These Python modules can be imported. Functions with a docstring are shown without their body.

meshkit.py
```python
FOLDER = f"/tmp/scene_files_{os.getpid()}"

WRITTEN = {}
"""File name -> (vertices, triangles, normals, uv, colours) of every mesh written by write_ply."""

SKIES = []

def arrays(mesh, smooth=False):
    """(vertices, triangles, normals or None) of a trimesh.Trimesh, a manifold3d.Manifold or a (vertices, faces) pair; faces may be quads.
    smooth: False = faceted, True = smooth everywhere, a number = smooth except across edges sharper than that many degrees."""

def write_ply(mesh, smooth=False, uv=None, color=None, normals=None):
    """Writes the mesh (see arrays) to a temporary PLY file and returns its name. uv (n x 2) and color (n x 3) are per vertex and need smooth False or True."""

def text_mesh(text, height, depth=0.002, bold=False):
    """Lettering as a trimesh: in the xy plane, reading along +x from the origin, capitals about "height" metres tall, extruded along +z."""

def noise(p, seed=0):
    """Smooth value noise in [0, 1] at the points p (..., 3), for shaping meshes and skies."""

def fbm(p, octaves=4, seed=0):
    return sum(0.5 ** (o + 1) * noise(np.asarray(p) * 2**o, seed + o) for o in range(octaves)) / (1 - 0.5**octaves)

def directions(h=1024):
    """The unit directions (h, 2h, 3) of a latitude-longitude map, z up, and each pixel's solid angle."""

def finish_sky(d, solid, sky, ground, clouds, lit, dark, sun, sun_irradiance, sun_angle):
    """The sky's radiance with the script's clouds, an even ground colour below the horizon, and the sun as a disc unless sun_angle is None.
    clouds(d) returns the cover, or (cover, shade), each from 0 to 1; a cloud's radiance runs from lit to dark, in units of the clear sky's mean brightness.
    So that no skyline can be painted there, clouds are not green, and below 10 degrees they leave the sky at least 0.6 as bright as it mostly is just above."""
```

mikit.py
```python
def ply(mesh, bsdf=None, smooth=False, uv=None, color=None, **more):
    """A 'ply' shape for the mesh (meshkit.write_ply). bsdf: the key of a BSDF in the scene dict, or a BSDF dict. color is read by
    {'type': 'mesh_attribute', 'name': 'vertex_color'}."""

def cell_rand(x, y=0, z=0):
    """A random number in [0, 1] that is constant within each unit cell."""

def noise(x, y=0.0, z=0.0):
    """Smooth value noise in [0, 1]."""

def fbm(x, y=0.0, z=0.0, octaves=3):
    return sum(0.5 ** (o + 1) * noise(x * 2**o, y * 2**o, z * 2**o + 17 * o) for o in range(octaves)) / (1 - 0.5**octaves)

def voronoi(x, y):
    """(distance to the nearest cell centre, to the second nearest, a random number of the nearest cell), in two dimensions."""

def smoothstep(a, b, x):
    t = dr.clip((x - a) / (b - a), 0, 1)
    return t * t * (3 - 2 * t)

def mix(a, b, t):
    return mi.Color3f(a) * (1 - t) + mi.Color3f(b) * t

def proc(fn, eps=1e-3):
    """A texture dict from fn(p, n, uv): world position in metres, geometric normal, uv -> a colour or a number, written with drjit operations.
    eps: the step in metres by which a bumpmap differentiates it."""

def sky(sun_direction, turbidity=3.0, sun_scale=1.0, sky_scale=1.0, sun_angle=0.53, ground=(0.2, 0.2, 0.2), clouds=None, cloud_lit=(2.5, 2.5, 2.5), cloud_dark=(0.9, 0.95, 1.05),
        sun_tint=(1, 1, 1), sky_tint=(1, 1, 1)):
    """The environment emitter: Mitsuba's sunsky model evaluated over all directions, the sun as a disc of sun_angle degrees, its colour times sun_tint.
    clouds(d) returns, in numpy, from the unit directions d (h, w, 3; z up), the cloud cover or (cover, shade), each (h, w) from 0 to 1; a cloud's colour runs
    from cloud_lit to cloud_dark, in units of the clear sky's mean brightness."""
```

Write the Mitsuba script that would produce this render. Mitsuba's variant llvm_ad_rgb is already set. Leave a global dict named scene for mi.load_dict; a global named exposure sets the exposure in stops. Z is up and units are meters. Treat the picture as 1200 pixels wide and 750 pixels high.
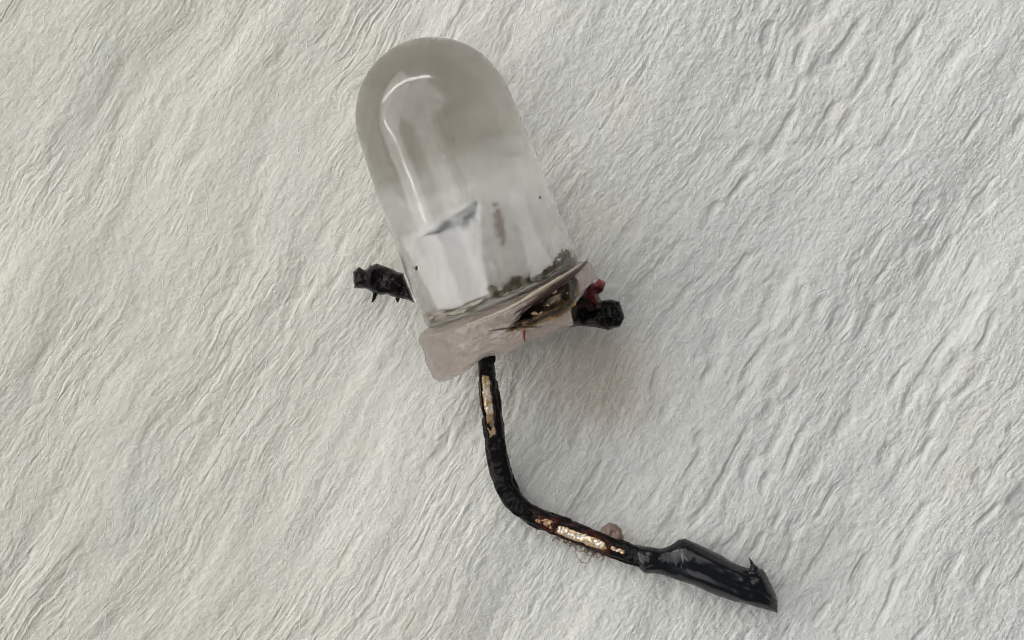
import math
import numpy as np
import trimesh
import manifold3d as m3
import shapely
from scipy.interpolate import CubicSpline
import drjit as dr
import mitsuba as mi
import mikit
import meshkit

T = mi.ScalarTransform4f
scene, labels = {}, {}
rng = np.random.default_rng(11)

# ---------------------------------------------------------------- scale, camera, light, exposure
# Lengths are worked out in "u" (1 u = 1/190 of the 10 mm lamp diameter) and turned into metres by K.
K = 0.010 / 190.0
HC = 0.30 / K                      # camera height above the cloth in u
exposure = 0.60

scene['camera'] = {
    'type': 'perspective', 'fov_axis': 'x',
    'fov': 2 * math.degrees(math.atan(600.0 / HC)),
    'near_clip': 0.02, 'far_clip': 20.0,
    'to_world': T().look_at(origin=[0, 0, HC * K], target=[0, 0, 0], up=[0, 1, 0]),
}


def panel(name, direction, dist, sx, sy, power, label, tint=(1, 1, 1)):
    d = np.array(direction, float)
    d /= np.linalg.norm(d)
    up = [0, 0, 1] if abs(d[2]) < 0.95 else [0, 1, 0]
    scene[name] = {'type': 'rectangle',
                   'to_world': T().look_at(origin=list(d * dist), target=[0, 0, 0], up=up).scale([sx / 2, sy / 2, 1]),
                   'emitter': {'type': 'area', 'radiance': {'type': 'rgb', 'value': [power * t for t in tint]}},
                   'bsdf': {'type': 'diffuse', 'reflectance': {'type': 'rgb', 'value': 0.5}}}
    labels[name] = {'label': label, 'category': 'lamp'}


def bar(name, d0, d1, dist, width, power, label, tint=(1, 1, 1)):
    """A slim straight lamp between two directions, facing the table."""
    e0, e1 = (np.array(d, float) / np.linalg.norm(d) * dist for d in (d0, d1))
    c, ax = (e0 + e1) / 2, e1 - e0
    z = -c / np.linalg.norm(c)
    x = ax / np.linalg.norm(ax)
    z = z - x * (x @ z)
    z /= np.linalg.norm(z)
    M = np.eye(4)
    M[:3, 0], M[:3, 1], M[:3, 2], M[:3, 3] = x * np.linalg.norm(ax) / 2, np.cross(z, x) * width / 2, z, c
    scene[name] = {'type': 'rectangle', 'to_world': T(M),
                   'emitter': {'type': 'area', 'radiance': {'type': 'rgb', 'value': [power * t for t in tint]}},
                   'bsdf': {'type': 'diffuse', 'reflectance': {'type': 'rgb', 'value': 0.5}}}
    labels[name] = {'label': label, 'category': 'lamp'}


panel('window_light', (-0.92, 0.20, 0.40), 1.3, 2.2, 0.85, 1.6, 'broad soft window light at the left', (1.0, 0.99, 0.95))
bar('lamp_bar', (-0.95, 0.27, 0.14), (-0.035, 0.83, 0.55), 0.85, 0.036, 10.0, 'long slim lamp bar above the upper left')
bar('short_lamp_bar', (-0.97, -0.05, 0.22), (-0.815, -0.372, 0.41), 0.85, 0.036, 10.0, 'short slim lamp bar at the lower left')
panel('ceiling_light', (-0.36, 0.30, 1.0), 1.4, 1.7, 1.4, 1.05, 'large soft ceiling light above the table')
scene['room_light'] = {'type': 'constant', 'radiance': {'type': 'rgb', 'value': [0.10, 0.102, 0.10]}}


# ---------------------------------------------------------------- helpers
def P(px, py, z=0.0):
    """The point (in u) at height z that stands over the spot measured at (px, py) in the photograph's plan."""
    s = 1 - z / HC
    return np.array([(px - 600) * s, (375 - py) * s, z])


def put(key, mesh, bsdf, smooth=True, color=None, **more):
    """Adds one mesh, given in u, to the scene in metres."""
    if hasattr(mesh, 'to_mesh'):
        mm = mesh.to_mesh()
        mesh = trimesh.Trimesh(mm.vert_properties[:, :3], mm.tri_verts, process=False)
    mesh = trimesh.Trimesh(np.asarray(mesh.vertices) * K, mesh.faces, process=False)
    scene[key] = mikit.ply(mesh, bsdf, smooth=smooth, color=color, **more)


def grid_faces(n, m, wrap=False):
    i, j = np.meshgrid(np.arange(n - 1), np.arange(m if wrap else m - 1), indexing='ij')
    a, b = i * m + j, i * m + (j + 1) % m
    c, d = b + m, a + m
    return np.vstack([np.stack([a, b, c], -1).reshape(-1, 3), np.stack([a, c, d], -1).reshape(-1, 3)])


def rgb(*v):
    return {'type': 'rgb', 'value': list(v)}


def smooth01(a, b, x):
    t = np.clip((x - a) / (b - a), 0, 1)
    return t * t * (3 - 2 * t)


def pillow(poly, z0, thick, rough=1.0, edge=1.8, round_r=8.0, seed=0, freq=0.18):
    """A lump with the plan outline poly (photo measure), lying from z0 up, with rounded uneven top."""
    pts = np.array([P(x, y, z0 + thick / 2)[:2] for x, y in poly])
    cs = m3.CrossSection([pts])
    if cs.area() <= 0 or shapely.Polygon(pts).exterior.is_ccw is False:
        cs = m3.CrossSection([pts[::-1]])
    m = m3.Manifold.extrude(cs, 1.0).refine_to_length(edge).to_mesh()
    v, f = np.array(m.vert_properties[:, :3], float), m.tri_verts
    line = shapely.LinearRing(pts)
    d = shapely.distance(shapely.points(v[:, :2]), line)
    prof = np.sqrt(np.clip(1 - (1 - np.clip(d / round_r, 0, 1)) ** 2, 0, 1))
    w = np.column_stack([v[:, :2] * freq, np.full(len(v), seed * 3.7)])
    bump = (meshkit.fbm(w, 4, seed) - 0.5) * 2 * rough
    top = v[:, 2] > 0.5
    z = np.where(top, z0 + thick * (0.5 + 0.5 * prof) + bump * prof * thick * 0.5, z0 + thick * 0.5 * (1 - prof))
    xy = v[:, :2] + (np.column_stack([meshkit.noise(w * 2.1, seed + 5), meshkit.noise(w * 2.1, seed + 6)]) - 0.5) * 1.6 * rough
    return trimesh.Trimesh(np.column_stack([xy, z]), f, process=False)


def frames(path, up=(0, 0, 1)):
    t = np.gradient(path, axis=0)
    t /= np.linalg.norm(t, axis=1, keepdims=True)
    side = np.cross(np.broadcast_to(up, t.shape), t)
    side /= np.linalg.norm(side, axis=1, keepdims=True)
    return t, side, np.cross(t, side)


def resample(pts, n):
    pts = np.asarray(pts, float)
    s = np.concatenate([[0], np.cumsum(np.linalg.norm(np.diff(pts, axis=0), axis=1))])
    cs = CubicSpline(s, pts, axis=0)
    q = np.linspace(0, s[-1], n)
    return cs(q), q


def tube(pts, radius, sides=8, n=None):
    pts, q = resample(pts, n or max(6, len(pts) * 4))
    t, side, up = frames(pts)
    th = np.arange(sides) * 2 * np.pi / sides
    r = np.broadcast_to(np.asarray(radius(q / q[-1]) if callable(radius) else radius, float), (len(q),))
    v = pts[:, None] + r[:, None, None] * (np.cos(th)[None, :, None] * side[:, None] + np.sin(th)[None, :, None] * up[:, None])
    v = np.vstack([v.reshape(-1, 3), pts[0], pts[-1]])
    n0, k = len(pts) * sides, np.arange(sides)
    caps = np.vstack([np.stack([k * 0 + n0, (k + 1) % sides, k], 1), np.stack([k * 0 + n0 + 1, n0 - sides + k, n0 - sides + (k + 1) % sides], 1)])
    f = np.vstack([grid_faces(len(pts), sides, True), caps])
    m = trimesh.Trimesh(v, f, process=False)
    if m.volume < 0:
        m.invert()
    return m


# ---------------------------------------------------------------- the cloth
def axis_points(inner, step, outer):
    a, s = [0.0], step
    while a[-1] < outer:
        if a[-1] > inner:
            s *= 1.12
        a.append(a[-1] + s)
    a = np.array(a)
    return np.concatenate([-a[:0:-1], a])


def cloth_height(x, y):
    """Relief of the fibrous cloth in u at (x, y) in u."""
    p = np.stack([x, y, x * 0], -1)
    wob = meshkit.fbm(p / 260.0, 2, 3) - 0.5
    wob2 = meshkit.fbm(p / 70.0, 2, 8) - 0.5
    ang = np.radians(57 + 22 * wob + 10 * smooth01(-200, 400, x))
    # one bearing for the coordinates, bent by adding warp across the grain
    a0 = np.radians(58)
    s = x * math.cos(a0) + y * math.sin(a0)
    c = -x * math.sin(a0) + y * math.cos(a0) + 46 * wob + 16 * wob2 + s * 0.0
    c = c - np.tan(ang - a0) * 18

    def n(ls, lc, seed, octs=1):
        return meshkit.fbm(np.stack([s / ls, c / lc, x * 0 + seed * 1.3], -1), octs, seed)

    right = smooth01(-150, 250, x)
    # small-scale warp so that no crease runs straight for long
    w3 = meshkit.fbm(p / 19.0, 2, 14) - 0.5
    w4 = meshkit.fbm(p / 7.0, 2, 15) - 0.5
    s, c = s + 12 * w3, c + 4.2 * w3 + 1.3 * w4

    def crease(nn, w):
        return np.maximum(0, 1 - np.abs(2 * nn - 1) / w)

    dents = smooth01(0.52, 0.84, n(34, 12, 31)) * smooth01(0.30, 0.62, n(150, 130, 33))
    h = 13.0 * (n(300, 100, 40) - 0.5)
    h += 7.5 * (n(110, 34, 41, 2) - 0.5)
    patch = smooth01(0.40, 0.66, n(150, 80, 60))
    patch2 = smooth01(0.42, 0.62, n(70, 40, 61))
    h += 1.7 * (n(60, 16, 42, 2) - 0.5)
    h += 0.7 * (n(26, 8.0, 48, 2) - 0.5)
    h += (0.62 * crease(n(60, 9, 62), 0.25) - 0.5 * crease(n(46, 8, 63), 0.18)) * (0.2 + patch) * (1.15 - 0.6 * right)
    h += 0.50 * (n(24, 3.0, 43, 2) - 0.5) * (0.7 + 0.8 * patch2)
    h += 0.50 * (n(13, 1.9, 44) - 0.5) * (0.4 + patch2 + 0.6 * right)
    h += (1.0 + 0.9 * right) * (meshkit.fbm(p / 7.5, 2, 45) - 0.5) + (0.5 + 0.3 * right) * (meshkit.noise(p / 2.5, 46) - 0.5)
    h -= 2.6 * dents * (0.3 + right)
    return h * 1.02


def build_cloth():
    xs, ys = axis_points(640, 0.98, 3000), axis_points(405, 0.98, 2600)
    X, Y = np.meshgrid(xs, ys)
    h = cloth_height(X.ravel(), Y.ravel())
    v = np.column_stack([X.ravel(), Y.ravel(), h - 9.0])
    f = grid_faces(len(ys), len(xs))
    return trimesh.Trimesh(v, f, process=False)


def cloth_color(p, n, uv):
    x, y = p.x / K, p.y / K
    t = mikit.fbm(x / 230 + 9, y / 230 + 3, 0.5, 3)
    t2 = mikit.fbm(x / 60 + 31, y / 60 + 13, 2.5, 2)
    base = mikit.mix((0.575, 0.568, 0.50), (0.625, 0.625, 0.60), mikit.smoothstep(-450, 350, x + 300 * (t - 0.5)))
    base = mikit.mix(base, (0.60, 0.585, 0.50), 0.28 * mikit.smoothstep(0.52, 0.75, t2))
    base = mikit.mix(base, (0.58, 0.60, 0.58), 0.2 * mikit.smoothstep(0.55, 0.75, mikit.fbm(x / 90 + 71, y / 90 + 5, 7.5, 2)))
    # brown beside the burnt end: part scorch, part flange shadow painted into the colour
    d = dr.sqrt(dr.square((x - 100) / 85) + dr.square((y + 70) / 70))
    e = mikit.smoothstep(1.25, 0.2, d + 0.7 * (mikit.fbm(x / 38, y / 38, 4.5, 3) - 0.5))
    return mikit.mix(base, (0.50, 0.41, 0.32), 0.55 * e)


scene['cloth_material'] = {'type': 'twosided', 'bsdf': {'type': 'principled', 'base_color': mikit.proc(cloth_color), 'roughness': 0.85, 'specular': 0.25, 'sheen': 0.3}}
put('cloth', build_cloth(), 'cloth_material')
labels['cloth'] = {'label': 'white fibrous non-woven cloth with slanting wrinkles under everything', 'kind': 'structure'}


def ground(x, y):
    return cloth_height(np.array([x], float), np.array([y], float))[0] - 9.0


# ---------------------------------------------------------------- the burnt lamp: axes and materials
TILT = math.radians(6.0)
AX = np.array([0.347, -0.938, 0.0])
AX = AX / np.linalg.norm(AX)
A = np.array([AX[0] * math.cos(TILT), AX[1] * math.cos(TILT), -math.sin(TILT)])   # towards the flange
Q = np.array([-AX[1], AX[0], 0.0])                                              # across, to the right
N = np.cross(A, Q) * (1 if np.cross(A, Q)[2] > 0 else -1)
ZD = 104 + 252 * math.sin(TILT)
C0 = P(512, 137, ZD)


def L(a, p, h):
    """A point of the lamp: a along the axis from the dome's centre, p across to the right, h up."""
    a, p, h = np.broadcast_arrays(*(np.asarray(v, float) for v in (a, p, h)))
    return C0 + a[..., None] * A + p[..., None] * Q + h[..., None] * N


def place(m):
    """A manifold or mesh in (p, h, a) lamp axes to u."""
    if hasattr(m, 'to_mesh'):
        mm = m.to_mesh()
        m = trimesh.Trimesh(mm.vert_properties[:, :3], mm.tri_verts, process=False)
    v = np.asarray(m.vertices)
    out = trimesh.Trimesh(L(v[:, 2], v[:, 0], v[:, 1]), m.faces, process=False)
    if out.volume < 0:
        out.invert()
    return out


def haze_grid():
    """Smoke-clouded epoxy: thick in the dome, thinning out towards the flange (1/m)."""
    nz, ny, nx = 44, 20, 20
    Zg, Yg, Xg = np.meshgrid(np.linspace(-100, 225, nz), np.linspace(-100, 100, ny), np.linspace(-100, 100, nx), indexing='ij')
    n = meshkit.fbm(np.stack([Xg, Yg, Zg], -1) / 55.0, 3, 19)
    d = 0.26 + 2.1 * smooth01(120, -20, Zg) * (0.2 + 1.6 * smooth01(0.2, 0.8, n))
    M = np.eye(4)
    M[:3, 0], M[:3, 1], M[:3, 2] = Q * 200 * K, N * 200 * K, A * 325 * K
    M[:3, 3] = (C0 - Q * 100 - N * 100 - A * 100) * K
    return {'type': 'gridvolume', 'grid': mi.VolumeGrid((d / 0.010).astype(np.float32)), 'to_world': T(M)}


scene['epoxy_haze'] = {'type': 'heterogeneous', 'albedo': rgb(0.67, 0.635, 0.58), 'sigma_t': haze_grid(), 'phase': {'type': 'hg', 'g': 0.3}}
def milky_grid():
    n = 32
    Zg, Yg, Xg = np.meshgrid(np.linspace(50, 212, n), np.linspace(-88, 88, n), np.linspace(-88, 88, n), indexing='ij')
    r = np.hypot(Xg, Yg)
    d = smooth01(87, 62, r) * smooth01(54, 130, Zg) * (0.5 + 1.0 * meshkit.fbm(np.stack([Xg, Yg, Zg], -1) / 45.0, 3, 23))
    M = np.eye(4)
    M[:3, 0], M[:3, 1], M[:3, 2] = Q * 176 * K, N * 176 * K, A * 162 * K
    M[:3, 3] = (C0 - Q * 88 - N * 88 + A * 50) * K
    return {'type': 'gridvolume', 'grid': mi.VolumeGrid((1.9 * d / 0.010).astype(np.float32)), 'to_world': T(M)}


scene['milky_haze'] = {'type': 'heterogeneous', 'albedo': rgb(0.996, 0.996, 0.99), 'sigma_t': milky_grid(), 'phase': {'type': 'hg', 'g': 0.3}}
scene['flange_haze'] = {'type': 'homogeneous', 'albedo': rgb(0.978, 0.905, 0.87), 'sigma_t': 300.0, 'phase': {'type': 'hg', 'g': 0.4}}
scene['epoxy'] = {'type': 'roughdielectric', 'distribution': 'ggx', 'alpha': 0.010, 'int_ior': 1.53, 'ext_ior': 1.0}
scene['flange_epoxy'] = {'type': 'roughdielectric', 'distribution': 'ggx', 'alpha': 0.085, 'int_ior': 1.5, 'ext_ior': 1.0}
scene['char'] = {'type': 'twosided', 'bsdf': {'type': 'principled', 'base_color': {'type': 'mesh_attribute', 'name': 'vertex_color'}, 'roughness': 0.26, 'specular': 0.15}}
scene['gloss_char'] = {'type': 'twosided', 'bsdf': {'type': 'principled', 'base_color': {'type': 'mesh_attribute', 'name': 'vertex_color'}, 'roughness': 0.08, 'specular': 0.13}}
scene['soot_black'] = {'type': 'twosided', 'bsdf': {'type': 'diffuse', 'reflectance': rgb(0.075, 0.06, 0.04)}}
scene['bare_metal'] = {'type': 'twosided', 'bsdf': {'type': 'principled', 'base_color': {'type': 'mesh_attribute', 'name': 'vertex_color'}, 'roughness': 0.27, 'metallic': 0.45}}
scene['silver'] = {'type': 'twosided', 'bsdf': {'type': 'principled', 'base_color': rgb(0.95, 0.95, 0.94), 'roughness': 0.4, 'metallic': 0.15}}
def shaded_steel_color(p, n, uv):  # shading inside the reflector cup, painted into the steel as dark streaks
    x, y = p.x / K, p.y / K
    u, w = 0.938 * x + 0.347 * y, -0.347 * x + 0.938 * y
    t = mikit.fbm(u / 16, w / 2.6, 0.5, 3)
    return mikit.mix((0.02, 0.021, 0.023), (0.62, 0.63, 0.64), mikit.smoothstep(0.38, 0.66, t))


scene['shaded_steel'] = {'type': 'twosided', 'bsdf': {'type': 'principled', 'base_color': mikit.proc(shaded_steel_color), 'roughness': 0.3, 'metallic': 0.7}}
scene['sleeve_plastic'] = {'type': 'twosided', 'bsdf': {'type': 'principled', 'base_color': rgb(0.004, 0.005, 0.007), 'roughness': 0.2, 'specular': 0.4}}


# body: revolved dome + barrel, slightly uneven
def lens_body():
    R = 90.5
    prof = [(R * math.sin(t), -1.03 * R * math.cos(t)) for t in np.linspace(0.0, math.pi / 2, 48)]
    prof += [(R + 5.0 * a / 212 + 1.2 * (1 - ((a - 106) / 106) ** 2), a) for a in np.linspace(4, 212, 60)]
    R = 95.0
    prof += [(R - 5 + 5 * math.cos(t), 214 + 5 * math.sin(t)) for t in np.linspace(0.2, math.pi / 2, 6)]
    prof += [(r, 219) for r in np.linspace(R - 10, 0, 14)]
    prof = np.array(prof)
    M = 128
    th = np.arange(M) * 2 * np.pi / M
    r, a = prof[1:-1, 0], prof[1:-1, 1]
    p = r[:, None] * np.cos(th)
    h = r[:, None] * np.sin(th)
    aa = np.broadcast_to(a[:, None], p.shape)
    q = np.stack([p, h, aa], -1)
    wob = (meshkit.fbm(q / 55.0, 2, 71) - 0.5) * 2.0 + (meshkit.fbm(q / 14.0, 2, 72) - 0.5) * 0.35
    s = 1 + wob / np.maximum(r[:, None], 60)
    p, h = p * s, h * s
    p = p - 2.5 * (1 - aa / 210)
    aa = aa - 0.06 * p * smooth01(120, 210, aa)
    v = np.vstack([np.stack([p, h, aa], -1).reshape(-1, 3), [[0, 0, prof[0, 1]]], [[0, 0, prof[-1, 1]]]])
    n, k = len(r) * M, np.arange(M)
    f = np.vstack([grid_faces(len(r), M, True), np.stack([k * 0 + n, (k + 1) % M, k], 1), np.stack([k * 0 + n + 1, n - M + k, n - M + (k + 1) % M], 1)])
    return place(trimesh.Trimesh(v, f, process=False))


put('burnt_lamp__lens_body', lens_body(), 'epoxy', smooth=35, interior={'type': 'ref', 'id': 'epoxy_haze'})
labels['burnt_lamp'] = {'label': 'burnt milky clear light emitting diode with charred leads and broken pinkish flange on white cloth', 'category': 'light emitting diode'}
labels['burnt_lamp__lens_body'] = {'label': 'milky clear domed epoxy body'}


# flange: a disc with a broken corner and a burnt-out hollow
def flange():
    R = 108.0
    prof = [(0, 222), (R - 8, 222), (R - 3, 223), (R, 227), (R + 1, 250), (R, 276), (R - 4, 281), (R - 10, 283), (0, 283)]
    m = m3.CrossSection([np.array(prof, float)]).revolve(96)           # about y -> z axis
    # broken corner at lower right
    brk = m3.Manifold.hull_points(np.array([[62, -140, 300], [150, -140, 300], [62, 140, 300], [150, 140, 300], [66, 140, 262], [66, -140, 262], [84, 140, 246], [84, -140, 246], [150, 140, 238], [150, -140, 238]], float))
    m = m - brk
    # hollow in the top, long and lens-shaped
    hol = m3.Manifold.hull_points(np.array([[-12, 112, 248], [20, 112, 231], [50, 112, 225], [84, 90, 219], [86, 95, 236], [76, 100, 258], [45, 115, 260], [16, 115, 258], [30, 74, 240], [62, 60, 240], [8, 96, 246]], float))
    m = m - hol
    m = m.refine_to_length(3.0)
    mm = m.to_mesh()
    v = np.array(mm.vert_properties[:, :3], float)
    ctr = np.array([0, 0, 252.0])
    d = (v - ctr) / np.linalg.norm(v - ctr, axis=1, keepdims=True)
    v = v + d * ((meshkit.fbm(v / 22.0, 3, 91) - 0.5) * 4.6 + (meshkit.fbm(v / 8.0, 2, 93) - 0.5) * 2.4)[:, None]
    v[:, 2] = np.maximum(v[:, 2], 221.5)
    v[:, 2] -= (0.15 * np.maximum(v[:, 1], 0) + 7 * np.exp(-((v[:, 0] + 44) / 17) ** 2) + 5 * np.exp(-((v[:, 0] - 8) / 9) ** 2)) * smooth01(236, 278, v[:, 2])
    v[:, 2] -= 0.062 * v[:, 0]
    return place(trimesh.Trimesh(v, mm.tri_verts, process=False))


put('burnt_lamp__flange', flange(), 'flange_epoxy', smooth=40, interior={'type': 'ref', 'id': 'flange_haze'})
labels['burnt_lamp__flange'] = {'label': 'pinkish cracked flange with one corner broken off'}


# ---- what is inside the body
core = m3.CrossSection([np.array([(0, 52), (60, 56), (80, 70), (87, 90), (87, 200), (80, 207), (0, 207)], float)]).revolve(64)
put('burnt_lamp__milky_clouding', place(core), {'type': 'null'}, smooth=False, interior={'type': 'ref', 'id': 'milky_haze'}, exterior={'type': 'ref', 'id': 'epoxy_haze'})
labels['burnt_lamp__milky_clouding'] = {'label': 'whitish clouding in the lower half of the clear body'}


def base_color(p, n, uv):
    t = mikit.fbm(p.x / K / 7, p.y / K / 7, p.z / K / 7, 4)
    t2 = mikit.fbm(p.x / K / 24, p.y / K / 24, p.z / K / 24, 2)
    return mikit.mix((0.66, 0.60, 0.52), (0.09, 0.07, 0.05), 0.85 * mikit.smoothstep(0.46, 0.66, 0.55 * t + 0.45 * t2 + 0.10 * mikit.smoothstep(-40, 60, p.x / K)))


face = m3.CrossSection([np.array([(0, 209), (88, 209), (88, 211), (0, 211)], float)]).revolve(64).refine_to_length(8).to_mesh()  # opaque disc added to block reflections at the end of the body
fv = np.array(face.vert_properties[:, :3], float)
fv[:, 2] += (meshkit.fbm(np.column_stack([fv[:, :2] / 16.0, fv[:, 0] * 0]), 3, 35) - 0.5) * 7 - 0.06 * fv[:, 0]
put('burnt_lamp__base_backing', place(trimesh.Trimesh(fv, face.tri_verts, process=False)), {'type': 'diffuse', 'reflectance': mikit.proc(base_color)})
labels['burnt_lamp__base_backing'] = {'label': 'sooty opaque disc added inside the fractured base of the clear body to block reflections'}


def plate(outline, depth, h0, edge=1.2):
    """A plate with outline [(p, a)...] from h0 up by depth, in lamp axes."""
    pts = np.array(outline, float)
    if not shapely.Polygon(pts).exterior.is_ccw:
        pts = pts[::-1]
    m = m3.Manifold.extrude(m3.CrossSection([pts]), depth).to_mesh()
    v = np.array(m.vert_properties[:, :3], float)
    return place(trimesh.Trimesh(np.column_stack([v[:, 0], h0 + v[:, 2], v[:, 1]]), m.tri_verts, process=False))


anvil = plate([(-58, 121), (-52, 115), (-12, 106), (8, 99), (10, 108), (2, 134), (-6, 170), (-10, 206), (-48, 206), (-51, 170), (-57, 132)], 38, -8)
put('burnt_lamp__anvil', anvil, 'silver', smooth=False)
labels['burnt_lamp__anvil'] = {'label': 'silvery wide post seen inside the clear body'}
post = plate([(28, 110), (36, 108), (42, 118), (40, 160), (46, 206), (24, 206), (28, 165), (26, 125)], 20, -14)
put('burnt_lamp__post', post, 'silver', smooth=False)
cup = plate([(-52, 120), (-40, 117), (-34, 117), (-20, 111.5), (-6, 106.5), (6, 101), (7.5, 104), (4, 112), (-1, 121), (-5, 119), (-8, 125), (-13, 127), (-15, 121), (-19, 123), (-25, 121), (-30, 121.5), (-40, 121)], 3, 28.5)
put('burnt_lamp__reflector_cup', cup, 'shaded_steel', smooth=False)
labels['burnt_lamp__reflector_cup'] = {'label': 'steel plate with painted shade for the hollow of the reflector at the top of the wide post'}
rim = tube(L(np.array([120, 115, 110, 104.5, 99]), np.array([-58, -44, -24, -4, 9]), np.array([29, 31, 32, 32, 30])), lambda t: 0.7 + 1.9 * np.sin(np.pi * t), 8, 40)
put('burnt_lamp__reflector_cup__rim', rim, 'silver')

def flecks(n, where, size, seed):
    r = np.random.default_rng(seed)
    ico = trimesh.creation.icosphere(1)
    out = []
    for k in range(n):
        c = where(r)
        s = size * r.uniform(0.4, 1.5)
        m = ico.copy()
        m.vertices = m.vertices * (s * r.uniform(0.5, 1.3, 3)) * (1 + 0.35 * r.standard_normal((len(m.vertices), 1)) * 0.6) + c
        out.append(m)
    return trimesh.util.concatenate(out)


def bond_spot(r):
    t = r.random() ** 0.8
    return L(112 + 46 * t + r.normal(0, 1.5), 20 - 5 * t + r.normal(0, 0.8 + 1.2 * math.sin(math.pi * t)), 24 + r.normal(0, 2))


put('burnt_lamp__burnt_bond', flecks(80, bond_spot, 1.5, 12), {'type': 'diffuse', 'reflectance': rgb(0.26, 0.17, 0.135)})
labels['burnt_lamp__burnt_bond'] = {'label': 'brown burnt streak beside the wide post', 'kind': 'stuff'}


def soot_film():
    """Ragged soot film just under the skin of the body, next to the crack."""
    ps, as_ = np.linspace(-40, 88, 170), np.linspace(172, 209, 56)
    Pg, Ag = np.meshgrid(ps, as_, indexing='ij')
    w = np.stack([Pg / 7.5, Ag / 7.5, Pg * 0 + 4.2], -1)
    reach = 14 * np.exp(-((Pg + 8) / 17) ** 2) + 9 * np.exp(-((Pg - 20) / 14) ** 2) + 9 * np.exp(-((Pg - 56) / 10) ** 2) + 15 * np.exp(-((Pg - 76) / 10) ** 2)
    keep = (Ag - (209 - reach)) / 6.0 + (meshkit.fbm(w, 4, 77) - 0.5) * 5.0 - 0.2 > 0
    keep &= reach > 3.0
    v = L((Ag - 0.06 * Pg).ravel(), Pg.ravel(), (np.sqrt(89.5 ** 2 - Pg ** 2) - 2.5 * meshkit.noise(w * 1.7, 6)).ravel())
    f = grid_faces(170, 56)
    f = f[keep.ravel()[f].all(axis=1)]
    used, inv = np.unique(f, return_inverse=True)
    return trimesh.Trimesh(v[used], inv.reshape(-1, 3), process=False)


def soot_color(p, n, uv):
    t = mikit.fbm(p.x / K / 6, p.y / K / 6, p.z / K / 6, 3)
    return mikit.mix((0.085, 0.068, 0.045), (0.26, 0.22, 0.16), mikit.smoothstep(0.35, 0.7, t))


put('burnt_lamp__soot', soot_film(), {'type': 'twosided', 'bsdf': {'type': 'diffuse', 'reflectance': mikit.proc(soot_color)}}, smooth=False)
labels['burnt_lamp__soot'] = {'label': 'ragged brown soot at the foot of the clear body'}


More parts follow.
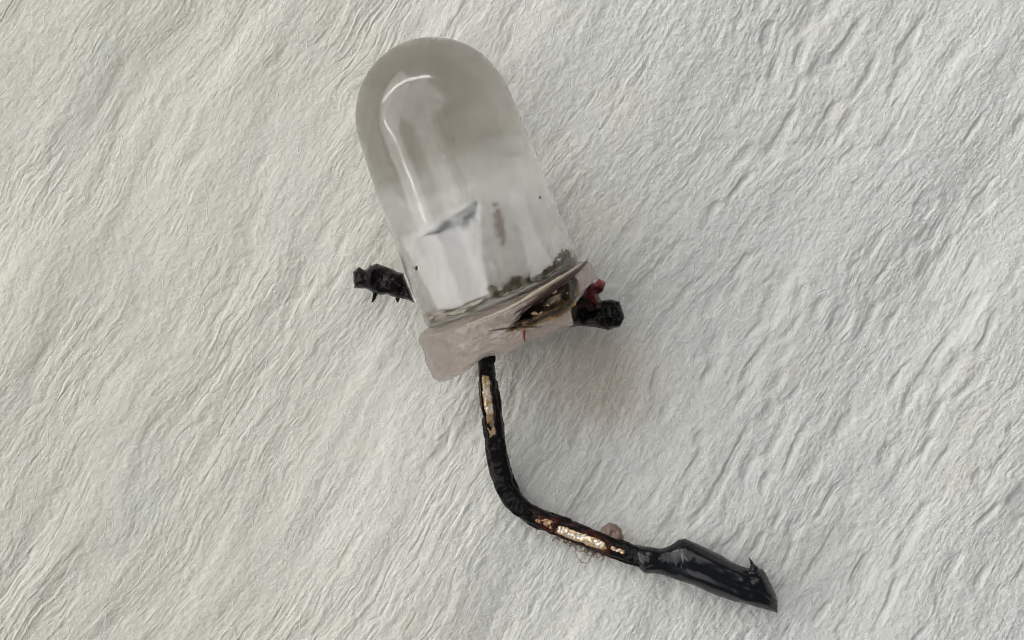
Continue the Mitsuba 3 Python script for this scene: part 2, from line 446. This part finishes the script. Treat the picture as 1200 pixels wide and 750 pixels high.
# ---- the burnt hollow in the flange
def arc(a, p, dr_=0.0, R=108):
    p = np.asarray(p, float)
    return L(a, p, np.sqrt(np.maximum((R + dr_) ** 2 - p * p, 1.0)))


lip_p = np.linspace(-50, 103, 24)
lip = tube(arc(np.interp(lip_p, [-50, 0, 60, 103], [227, 225, 216, 211]), lip_p, -1.2), lambda t: 0.5 + 1.7 * np.sin(np.pi * np.clip(t * 0.95 + 0.03, 0, 1)) * (0.5 + meshkit.noise(np.column_stack([t * 14, t * 0, t * 0]), 5)), 8, 120)
put('burnt_lamp__flange_lip', lip, {'type': 'principled', 'base_color': rgb(0.58, 0.48, 0.37), 'roughness': 0.25, 'spec_trans': 0.4, 'eta': 1.45})
line_p = np.linspace(4, 104, 22)
sl = tube(arc(np.interp(line_p, [4, 60, 104], [232, 222, 212.5]), line_p, 0.8), lambda t: 0.8 + 2.2 * np.sin(np.pi * t), 8, 70)
p2 = np.linspace(-34, 30, 16)
sl = trimesh.util.concatenate([sl, tube(arc(np.interp(p2, [-34, 0, 30], [240, 246, 258]), p2, 0.2), lambda t: 0.3 + 0.9 * np.sin(np.pi * t), 8, 50)])
put('burnt_lamp__scorch_line', sl, {'type': 'principled', 'base_color': rgb(0.035, 0.012, 0.008), 'roughness': 0.35})


def lining():
    poly = [(-12, 248), (12, 234), (40, 227), (62, 224), (82, 221), (83, 236), (74, 255), (46, 258), (20, 255)]
    pts = np.array(poly, float)
    if not shapely.Polygon(pts).exterior.is_ccw:
        pts = pts[::-1]
    m = m3.Manifold.extrude(m3.CrossSection([pts]), 1.0).refine_to_length(2.0).to_mesh()
    v = np.array(m.vert_properties[:, :3], float)
    d = shapely.distance(shapely.points(v[:, :2]), shapely.LinearRing(pts))
    surf = np.sqrt(np.maximum(107.0 ** 2 - v[:, 0] ** 2, 1))
    v[:, 1] -= 0.062 * v[:, 0]
    h = surf - 3 - 20 * smooth01(0, 10, d) - (v[:, 2] < 0.5) * 5 + (meshkit.fbm(v / 6.0, 3, 15) - 0.5) * 9
    p_, a_ = v[:, 0], v[:, 1] + 0.062 * v[:, 0]
    n1 = meshkit.fbm(v / 7.0, 3, 3)
    amber = smooth01(5.5, 0.5, d) * smooth01(0, 8, a_ - (240 - 0.12 * p_)) * (0.35 + 0.9 * n1)  # lower edge lit through the epoxy, painted into the lining colour
    pale = np.exp(-((p_ - 60) / 13) ** 2 - ((a_ - 236 + 0.35 * (p_ - 60)) / 5.5) ** 2) * smooth01(0.25, 0.6, n1)
    pale += 0.5 * smooth01(0.62, 0.72, meshkit.fbm(v / 5.0, 2, 9))
    col = np.array([0.014, 0.006, 0.004]) + np.array([0.40, 0.25, 0.075]) * np.clip(amber, 0, 1)[:, None] + np.array([0.55, 0.45, 0.32]) * np.clip(pale, 0, 1)[:, None]
    return place(trimesh.Trimesh(np.column_stack([v[:, 0], h, v[:, 1]]), m.tri_verts, process=False)), col


lm, lc = lining()
put('burnt_lamp__burnt_hollow', lm, 'gloss_char', smooth=True, color=lc)
labels['burnt_lamp__burnt_hollow'] = {'label': 'dark brown burnt hollow in the flange'}
scene['flake_metal'] = {'type': 'twosided', 'bsdf': {'type': 'principled', 'base_color': rgb(0.72, 0.56, 0.36), 'roughness': 0.28, 'metallic': 0.5}}
fr = np.random.default_rng(8)
for i, (p, a, sz, rz) in enumerate([(27, 243, 4.6, 0.5), (33, 246, 3.6, -0.5), (56, 231, 4.0, -0.4), (44, 241, 2.4, 0.9), (12, 247, 3.2, 0.2), (70, 240, 2.2, 0.6), (63, 246, 1.8, 1.4)]):
    hs = math.sqrt(107 ** 2 - p * p)
    k = 9
    th = np.arange(k) * 2 * np.pi / k
    rr = sz * fr.uniform(0.55, 1.2, k)
    q = np.column_stack([rr * np.cos(th), 0.5 * rr * np.sin(th)])
    q = q @ np.array([[math.cos(rz), -math.sin(rz)], [math.sin(rz), math.cos(rz)]]).T
    mm = m3.Manifold.extrude(m3.CrossSection([q]), 0.9).refine_to_length(1.0).to_mesh()
    fv = np.array(mm.vert_properties[:, :3], float)
    bend = 0.16 * fv[:, 0] ** 2 / max(sz, 1) - 0.5 * fv[:, 1] + 1.6 * (meshkit.fbm(fv / 2.5 + i, 2, 30) - 0.5)
    put('burnt_lamp__metal_flake' + (f'_{i:03d}' if i else ''), place(trimesh.Trimesh(np.column_stack([fv[:, 0] + p, hs - 10 + fv[:, 2] + bend, fv[:, 1] + a - 0.062 * p]), mm.tri_verts, process=False)), 'flake_metal', smooth=40)
rc = tube(arc([253, 259, 266], [8.5, 6.5, 5.0], 1.6), lambda t: 2.2 - 1.4 * t, 7)
put('burnt_lamp__red_crack', rc, {'type': 'principled', 'base_color': rgb(0.16, 0.012, 0.02), 'roughness': 0.25})


# ---- charred stubs of the second lead
def char_color(v, seed, tint, amount, lo=0.55, hi=0.8, freq=0.12):
    t = smooth01(lo, hi, meshkit.fbm(np.asarray(v) * freq, 3, seed))[:, None] * amount
    return np.array([0.006, 0.005, 0.005]) * (1 - t) + np.array(tint) * t


left = pillow([(414, 318), (420, 313), (428, 316), (434, 310), (442, 309), (452, 313), (473, 321), (486, 355), (476, 351), (466, 349), (456, 346), (444, 345), (436, 342), (430, 338), (415, 338)], 28, 30, 0.9, 1.5, 11, seed=21, freq=0.085)
put('burnt_lamp__lead_stub', left, 'gloss_char', color=char_color(left.vertices, 4, (0.02, 0.006, 0.007), 0.8, freq=0.05))
labels['burnt_lamp__lead_stub'] = {'label': 'glossy black charred stub at the left of the body'}
for i, (x, y, dx, dy) in enumerate([(440, 345, -4, 9), (466, 350, 0, 4)]):
    put('burnt_lamp__lead_stub__drip' + (f'_{i:03d}' if i else ''), tube([P(x, y - 4, 40), P(x + dx * .3, y + dy * .3, 38), P(x + dx, y + dy, 34)], lambda t: 3.4 - 2.4 * t, 7), 'gloss_char', color=np.full((12 * 7 + 2, 3), 0.006))

right = pillow([(655, 385), (667, 374), (670, 358), (676, 347), (687, 341), (700, 343), (705, 352), (716, 351), (726, 353), (729, 361), (732, 374), (726, 383), (712, 387), (698, 384), (680, 382)], 40, 34, 1.1, 1.5, 11, seed=33, freq=0.085)
put('burnt_lamp__lead_stub_001', right, 'gloss_char', color=char_color(right.vertices, 9, (0.06, 0.05, 0.032), 0.7, 0.55, 0.72, 0.07))
labels['burnt_lamp__lead_stub_001'] = {'label': 'rough black charred stub at the broken corner'}
red = pillow([(676, 362), (681, 348), (685, 340), (683, 334), (690, 328), (697, 332), (702, 326), (710, 331), (707, 341), (701, 345), (704, 356), (708, 364), (692, 368)], 50, 30, 0.6, 1.3, 8, seed=37)
ry = 375 - red.vertices[:, 1]
red_col = np.array([0.20, 0.03, 0.035]) * smooth01(338, 329, ry)[:, None] + np.array([0.075, 0.003, 0.005]) * smooth01(364, 350, ry)[:, None] + 0.005
put('burnt_lamp__red_resin', red, {'type': 'principled', 'base_color': {'type': 'mesh_attribute', 'name': 'vertex_color'}, 'roughness': 0.3, 'specular': 0.15}, color=red_col)
labels['burnt_lamp__red_resin'] = {'label': 'dark red molten blob above the charred stub'}
chip = pillow([(668, 325), (680, 316), (692, 318), (691, 330), (684, 344), (674, 356), (666, 346), (665, 334)], 74, 18, 0.5, 1.6, 10, seed=41)
put('burnt_lamp__flange_chip', chip, 'flange_epoxy', interior={'type': 'ref', 'id': 'flange_haze'})


# ---- the long bent lead: bare metal showing through a black crust
lead_pts = [P(569, 411, 84), P(571, 440, 64), P(575, 475, 40), P(579, 505, 26), P(585, 545, 16), P(591, 566, 13), P(602, 586, 12), P(622, 602, 12), P(660, 619, 12), P(700, 634, 13), P(738, 648, 14), P(760, 655, 15)]


def lead():
    n, M = 620, 104
    path, q = resample(lead_pts, n)
    t, side, up = frames(path)
    th = np.linspace(0, 2 * np.pi, 4001)
    cc_, zz_ = (np.sign(w) * np.abs(w) ** 0.55 for w in (np.cos(th), np.sin(th)))
    arc_ = np.concatenate([[0], np.cumsum(np.hypot(np.diff(cc_), np.diff(zz_)))])
    k_ = np.arange(M) / M * arc_[-1]
    c, z = np.interp(k_, arc_, cc_), np.interp(k_, arc_, zz_)
    S, C = np.meshgrid(q, c, indexing='ij')
    _, Z = np.meshgrid(q, z, indexing='ij')
    W = 0.94 * np.interp(q, [0, 8, 17, 60, 80, 140, 190, 215, 240, 300, 380], [9.2, 10.2, 8.6, 9.3, 10.2, 10.4, 11.3, 10.0, 10.4, 10.4, 9.8])[:, None]
    pt = np.stack([S / 11.0, C * 1.4, Z * 1.4], -1)
    nz = meshkit.fbm(pt, 4, 51)
    nz2 = meshkit.fbm(np.stack([S / 4.0, C * 2.4, Z * 2.0], -1), 3, 52)
    # where the crust has flaked off: two stretches on the side facing the light
    def zone(s0, s1, c0, c1, soft=8, sc=0.18):
        return smooth01(s0 - soft, s0 + soft, S) * smooth01(s1 + soft, s1 - soft, S) * smooth01(c0 - sc, c0 + sc, C) * smooth01(c1 + sc, c1 - sc, C)
    top = smooth01(0.2, 0.7, Z)
    bare = top * np.maximum.reduce([1.1 * zone(29, 86, -0.95, 0.32, 8, 0.34), 0.64 * zone(84, 118, -0.9, 0.25, 8), 1.05 * zone(256, 318, -1.0, 0.30, 10, 0.34), 0.56 * zone(228, 256, -0.7, 0.5, 8), 0.7 * zone(324, 342, -0.5, 0.2, 4)])
    mask = bare + (nz2 - 0.5) * 0.75 + (nz - 0.5) * 0.35 > 0.5
    mask &= top > 0.1
    jag = 1 - 0.55 * smooth01(5, 0, S) * meshkit.noise(np.stack([S * 0, C * 3, Z * 3], -1), 8)
    crust = np.where(mask, -1.0 + 1.6 * (nz2 - 0.5) + 0.9 * (meshkit.noise(np.stack([S / 2.2, C * 4, Z * 4], -1), 77) - 0.5), 1.0 + 4.0 * (nz - 0.47) + 0.9 * (nz2 - 0.5))
    crust = crust + 1.8 * smooth01(0.6, 0.75, meshkit.noise(np.stack([S / 26.0, C * 1.1, Z], -1), 61)) * (~mask)
    r = (W + crust) * jag
    v = path[:, None] + (r * C)[..., None] * side[:, None] + (r * Z)[..., None] * up[:, None]
    v = np.vstack([v.reshape(-1, 3), path[0] - 3 * t[0], path[-1]])
    f = grid_faces(n, M, True)
    k, n0 = np.arange(M), n * M
    caps = np.vstack([np.stack([k * 0 + n0, (k + 1) % M, k], 1), np.stack([k * 0 + n0 + 1, n0 - M + k, n0 - M + (k + 1) % M], 1)])
    flat = np.concatenate([mask.ravel(), [False, False]])
    fm = flat[f].all(axis=1)
    red_ = np.concatenate([(zone(228, 330, -0.9, 0.75, 10, 0.3) * smooth01(0.4, 0.6, nz)).ravel(), [0, 0]])
    red_ += np.concatenate([(0.5 * zone(20, 120, -1.2, -0.3, 8, 0.3) * smooth01(0.42, 0.6, nz)).ravel(), [0, 0]])
    cc = np.array([0.006, 0.005, 0.005]) + np.array([0.05, 0.010, 0.007]) * np.clip(red_, 0, 1)[:, None]
    gold = np.concatenate([nz2.ravel(), [0.5, 0.5]])
    ss = np.concatenate([S.ravel(), [0, 0]])
    g = (smooth01(0.42, 0.66, gold) * np.where(ss > 180, 0.9, 0.55))[:, None]
    wh = (np.exp(-((np.concatenate([C.ravel(), [0, 0]]) + 0.3) / 0.42) ** 2) * smooth01(0.30, 0.55, 1 - gold))[:, None]  # specular glint along the bare metal, painted into its colour
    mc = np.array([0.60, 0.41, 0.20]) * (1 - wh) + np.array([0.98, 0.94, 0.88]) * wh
    e = np.concatenate([smooth01(0.50, 0.86, bare + (nz2 - 0.5) * 0.75 + (nz - 0.5) * 0.35).ravel(), [0, 0]])[:, None]
    mc = np.array([0.26, 0.12, 0.05]) * (1 - e) + mc * e
    return v, np.vstack([f[~fm], caps]), f[fm], cc, mc


def submesh(v, f, c):
    used, inv = np.unique(f, return_inverse=True)
    return trimesh.Trimesh(v[used], inv.reshape(-1, 3), process=False), c[used]


v, fc, fb, cc, mc = lead()
m, c = submesh(v, fc, cc)
put('burnt_lamp__lead', m, 'char', color=c)
labels['burnt_lamp__lead'] = {'label': 'long bent wire lead, charred black'}
m, c = submesh(v, fb, mc)
put('burnt_lamp__lead__bare_metal', m, 'bare_metal', color=c)
labels['burnt_lamp__lead__bare_metal'] = {'label': 'bare golden metal where the crust has flaked off'}


# ---- shrunk black sleeve at the end of the lead
def sleeve():
    top = np.array([(744, 640), (752, 640), (765, 641), (776, 643), (786, 639), (796, 632), (801, 631), (812, 635), (840, 648), (866, 662), (880, 666), (892, 666), (902, 680), (908, 694), (911, 700)], float)
    bot = np.array([(741, 655), (749, 666), (757, 672), (769, 672), (781, 675), (792, 679), (800, 682), (812, 686), (838, 697), (862, 705), (874, 708), (886, 711), (896, 714), (904, 716), (911, 718)], float)
    hgt = np.array([10, 15, 17, 16, 16, 18, 20, 22, 23, 23, 22, 21, 18, 14, 9], float)
    s = np.arange(len(top), dtype=float)
    q = np.linspace(0, len(top) - 1, 150)
    from scipy.interpolate import PchipInterpolator
    tp, bt, hg = PchipInterpolator(s, top)(q), PchipInterpolator(s, bot)(q), PchipInterpolator(s, hgt)(q)
    M = 64
    th = np.arange(M) * 2 * np.pi / M
    c, z = np.cos(th), np.sin(th)
    u = q / q[-1]
    fold = smooth01(0.3, 0.5, u)
    g = 0.5 + 0.5 * c                                     # 0 = lower edge, 1 = upper edge
    valley = np.exp(-((g - 0.34) / 0.13) ** 2)[None, :] * fold[:, None] * np.maximum(z, 0)[None, :]
    ridge = np.exp(-((g - 0.78) / 0.10) ** 2)[None, :] * smooth01(0.2, 0.4, u)[:, None] * np.maximum(z, 0)[None, :]
    noise = meshkit.fbm(np.stack([np.broadcast_to(q[:, None] * 0.9, (150, M)), np.broadcast_to(c * 2, (150, M)), np.broadcast_to(z * 2, (150, M))], -1), 3, 66) - 0.5
    zz = hg[:, None] * (1.0 + z[None, :] * (1 - 0.22 * valley + 0.10 * ridge) * (1 + 0.30 * noise))
    zz = np.maximum(zz, 1.0) + 0.0
    xy = bt[:, None, :] + (tp - bt)[:, None, :] * (g[None, :, None])
    xy = xy + (noise * 2.2)[..., None]
    v = np.stack([(xy[..., 0] - 600) * (1 - zz / HC), (375 - xy[..., 1]) * (1 - zz / HC), zz], -1)
    e0, e1 = v[0].mean(0), v[-1].mean(0)
    v = np.vstack([v.reshape(-1, 3), e0, e1])
    k, n0 = np.arange(M), 150 * M
    f = np.vstack([grid_faces(150, M, True), np.stack([k * 0 + n0, (k + 1) % M, k], 1), np.stack([k * 0 + n0 + 1, n0 - M + k, n0 - M + (k + 1) % M], 1)])
    m = trimesh.Trimesh(v, f, process=False)
    if m.volume < 0:
        m.invert()
    spike = pillow([(874, 672), (880, 662), (877, 652), (884, 660), (888, 664), (893, 672), (888, 684)], 26, 16, 0.5, 1.5, 6, seed=44)
    return trimesh.util.concatenate([m, spike])


put('burnt_lamp__lead__sleeve', sleeve(), 'sleeve_plastic', smooth=50)
labels['burnt_lamp__lead__sleeve'] = {'label': 'shrunken black plastic sleeve with a torn end'}

blob = pillow([(702, 626), (706, 618), (713, 613), (721, 614), (728, 620), (731, 630), (726, 635), (714, 633)], 10, 9, 0.9, 1.0, 9, seed=47)
put('burnt_lamp__lead__melted_drop', blob, {'type': 'principled', 'base_color': rgb(0.40, 0.28, 0.24), 'roughness': 0.4, 'spec_trans': 0.6, 'eta': 1.4})


def fibre(pts, r, sides=4, n=None):
    return tube(pts, lambda t: r * (0.35 + 0.65 * np.sin(np.pi * np.clip(t, 0.02, 0.98)) ** 0.5), sides, n)


def tuft():
    r = np.random.default_rng(3)
    out = []
    for k in range(70):
        x = r.choice([r.uniform(652, 682), r.uniform(684, 708), r.uniform(650, 712)])
        y = 0.40 * (x - 655) + 628 + r.uniform(-3, 2)
        l = r.uniform(5, 15)
        a = r.uniform(-0.2, 3.0)
        b = a + r.uniform(-2.2, 2.2)
        p0 = P(x, y, r.uniform(4, 10))
        p1 = P(x + math.cos(a) * l * .5, y + math.sin(a) * l * .4, r.uniform(3, 12))
        p2 = P(x + math.cos(a) * l * .5 + math.cos(b) * l * .5, y + math.sin(a) * l * .4 + math.sin(b) * l * .4, r.uniform(3, 9))
        out.append(fibre([p0, p1, p2], r.uniform(0.3, 0.75)))
    out.append(fibre([P(678, 638, 8), P(676, 652, 6), P(686, 660, 7), P(694, 650, 9), P(690, 643, 9)], 0.5, 5, 24))
    return trimesh.util.concatenate(out)


put('burnt_lamp__lead__fibre_tuft', tuft(), {'type': 'diffuse', 'reflectance': rgb(0.26, 0.18, 0.13)})
labels['burnt_lamp__lead__fibre_tuft'] = {'label': 'brown tuft of fine fibres stuck under the lead', 'kind': 'stuff'}

for i, (a, p, s) in enumerate([(124, 78.5, 3.0), (150, -81, 2.4)]):
    put('burnt_lamp__speck' + (f'_{i:03d}' if i else ''), flecks(3, lambda r, a=a, p=p: L(a + r.uniform(-2, 2), p + r.uniform(-1, 1), math.sqrt(95 ** 2 - p * p) + 0.8), s * 0.7, 60 + i), 'soot_black')


# ---------------------------------------------------------------- loose fibres of the cloth
def cloth_fibres(count=5200):
    r = np.random.default_rng(29)
    n = 7
    x, y = r.uniform(-690, 690, count), r.uniform(-440, 440, count)
    ang = np.radians(58 + r.normal(0, 15, count))
    ln = r.gamma(3.0, 7.0, count) + 8
    bend = r.normal(0, 0.35, count)
    t = np.linspace(-0.5, 0.5, n)
    phi = ang[:, None] + bend[:, None] * t * 2
    dx, dy = np.cos(phi), np.sin(phi)
    px = x[:, None] + np.cumsum(dx, 1) * ln[:, None] / n
    py = y[:, None] + np.cumsum(dy, 1) * ln[:, None] / n
    rad = r.uniform(0.28, 0.6, count)
    pz = cloth_height(px.ravel(), py.ravel()).reshape(px.shape) - 9.0 + rad[:, None] * 0.5
    w = rad[:, None] * np.array([0.3, 0.8, 1, 1, 1, 0.8, 0.3])
    V = []
    for (cs, up) in ((-1, -0.3), (0, 1.0), (1, -0.3)):
        V.append(np.stack([px - np.sin(phi) * w * cs, py + np.cos(phi) * w * cs, pz + up * w], -1))
    v = np.stack(V, 2)                                     # count, n, 3, 3
    f1 = grid_faces(n, 3, False)
    f = (f1[None] + (np.arange(count) * n * 3)[:, None, None]).reshape(-1, 3)
    return trimesh.Trimesh(v.reshape(-1, 3), f, process=False)


lf = [P(953, 345), P(960, 341), P(968, 338)]
lf = [np.array([q[0], q[1], ground(q[0], q[1]) + 1.2]) for q in lf]
put('loose_fibre', fibre(lf, 1.0, 6, 14), {'type': 'diffuse', 'reflectance': rgb(0.85, 0.85, 0.83)})
labels['loose_fibre'] = {'label': 'short bright white loose fibre on the cloth, far right of the lamp', 'category': 'fibre'}

scene['fibre_white'] = {'type': 'twosided', 'bsdf': {'type': 'diffuse', 'reflectance': rgb(0.66, 0.66, 0.63)}}
put('cloth__fibre_nap', cloth_fibres(), 'fibre_white', smooth=True)
labels['cloth__fibre_nap'] = {'label': 'fine white fibres lying along the cloth', 'kind': 'stuff'}
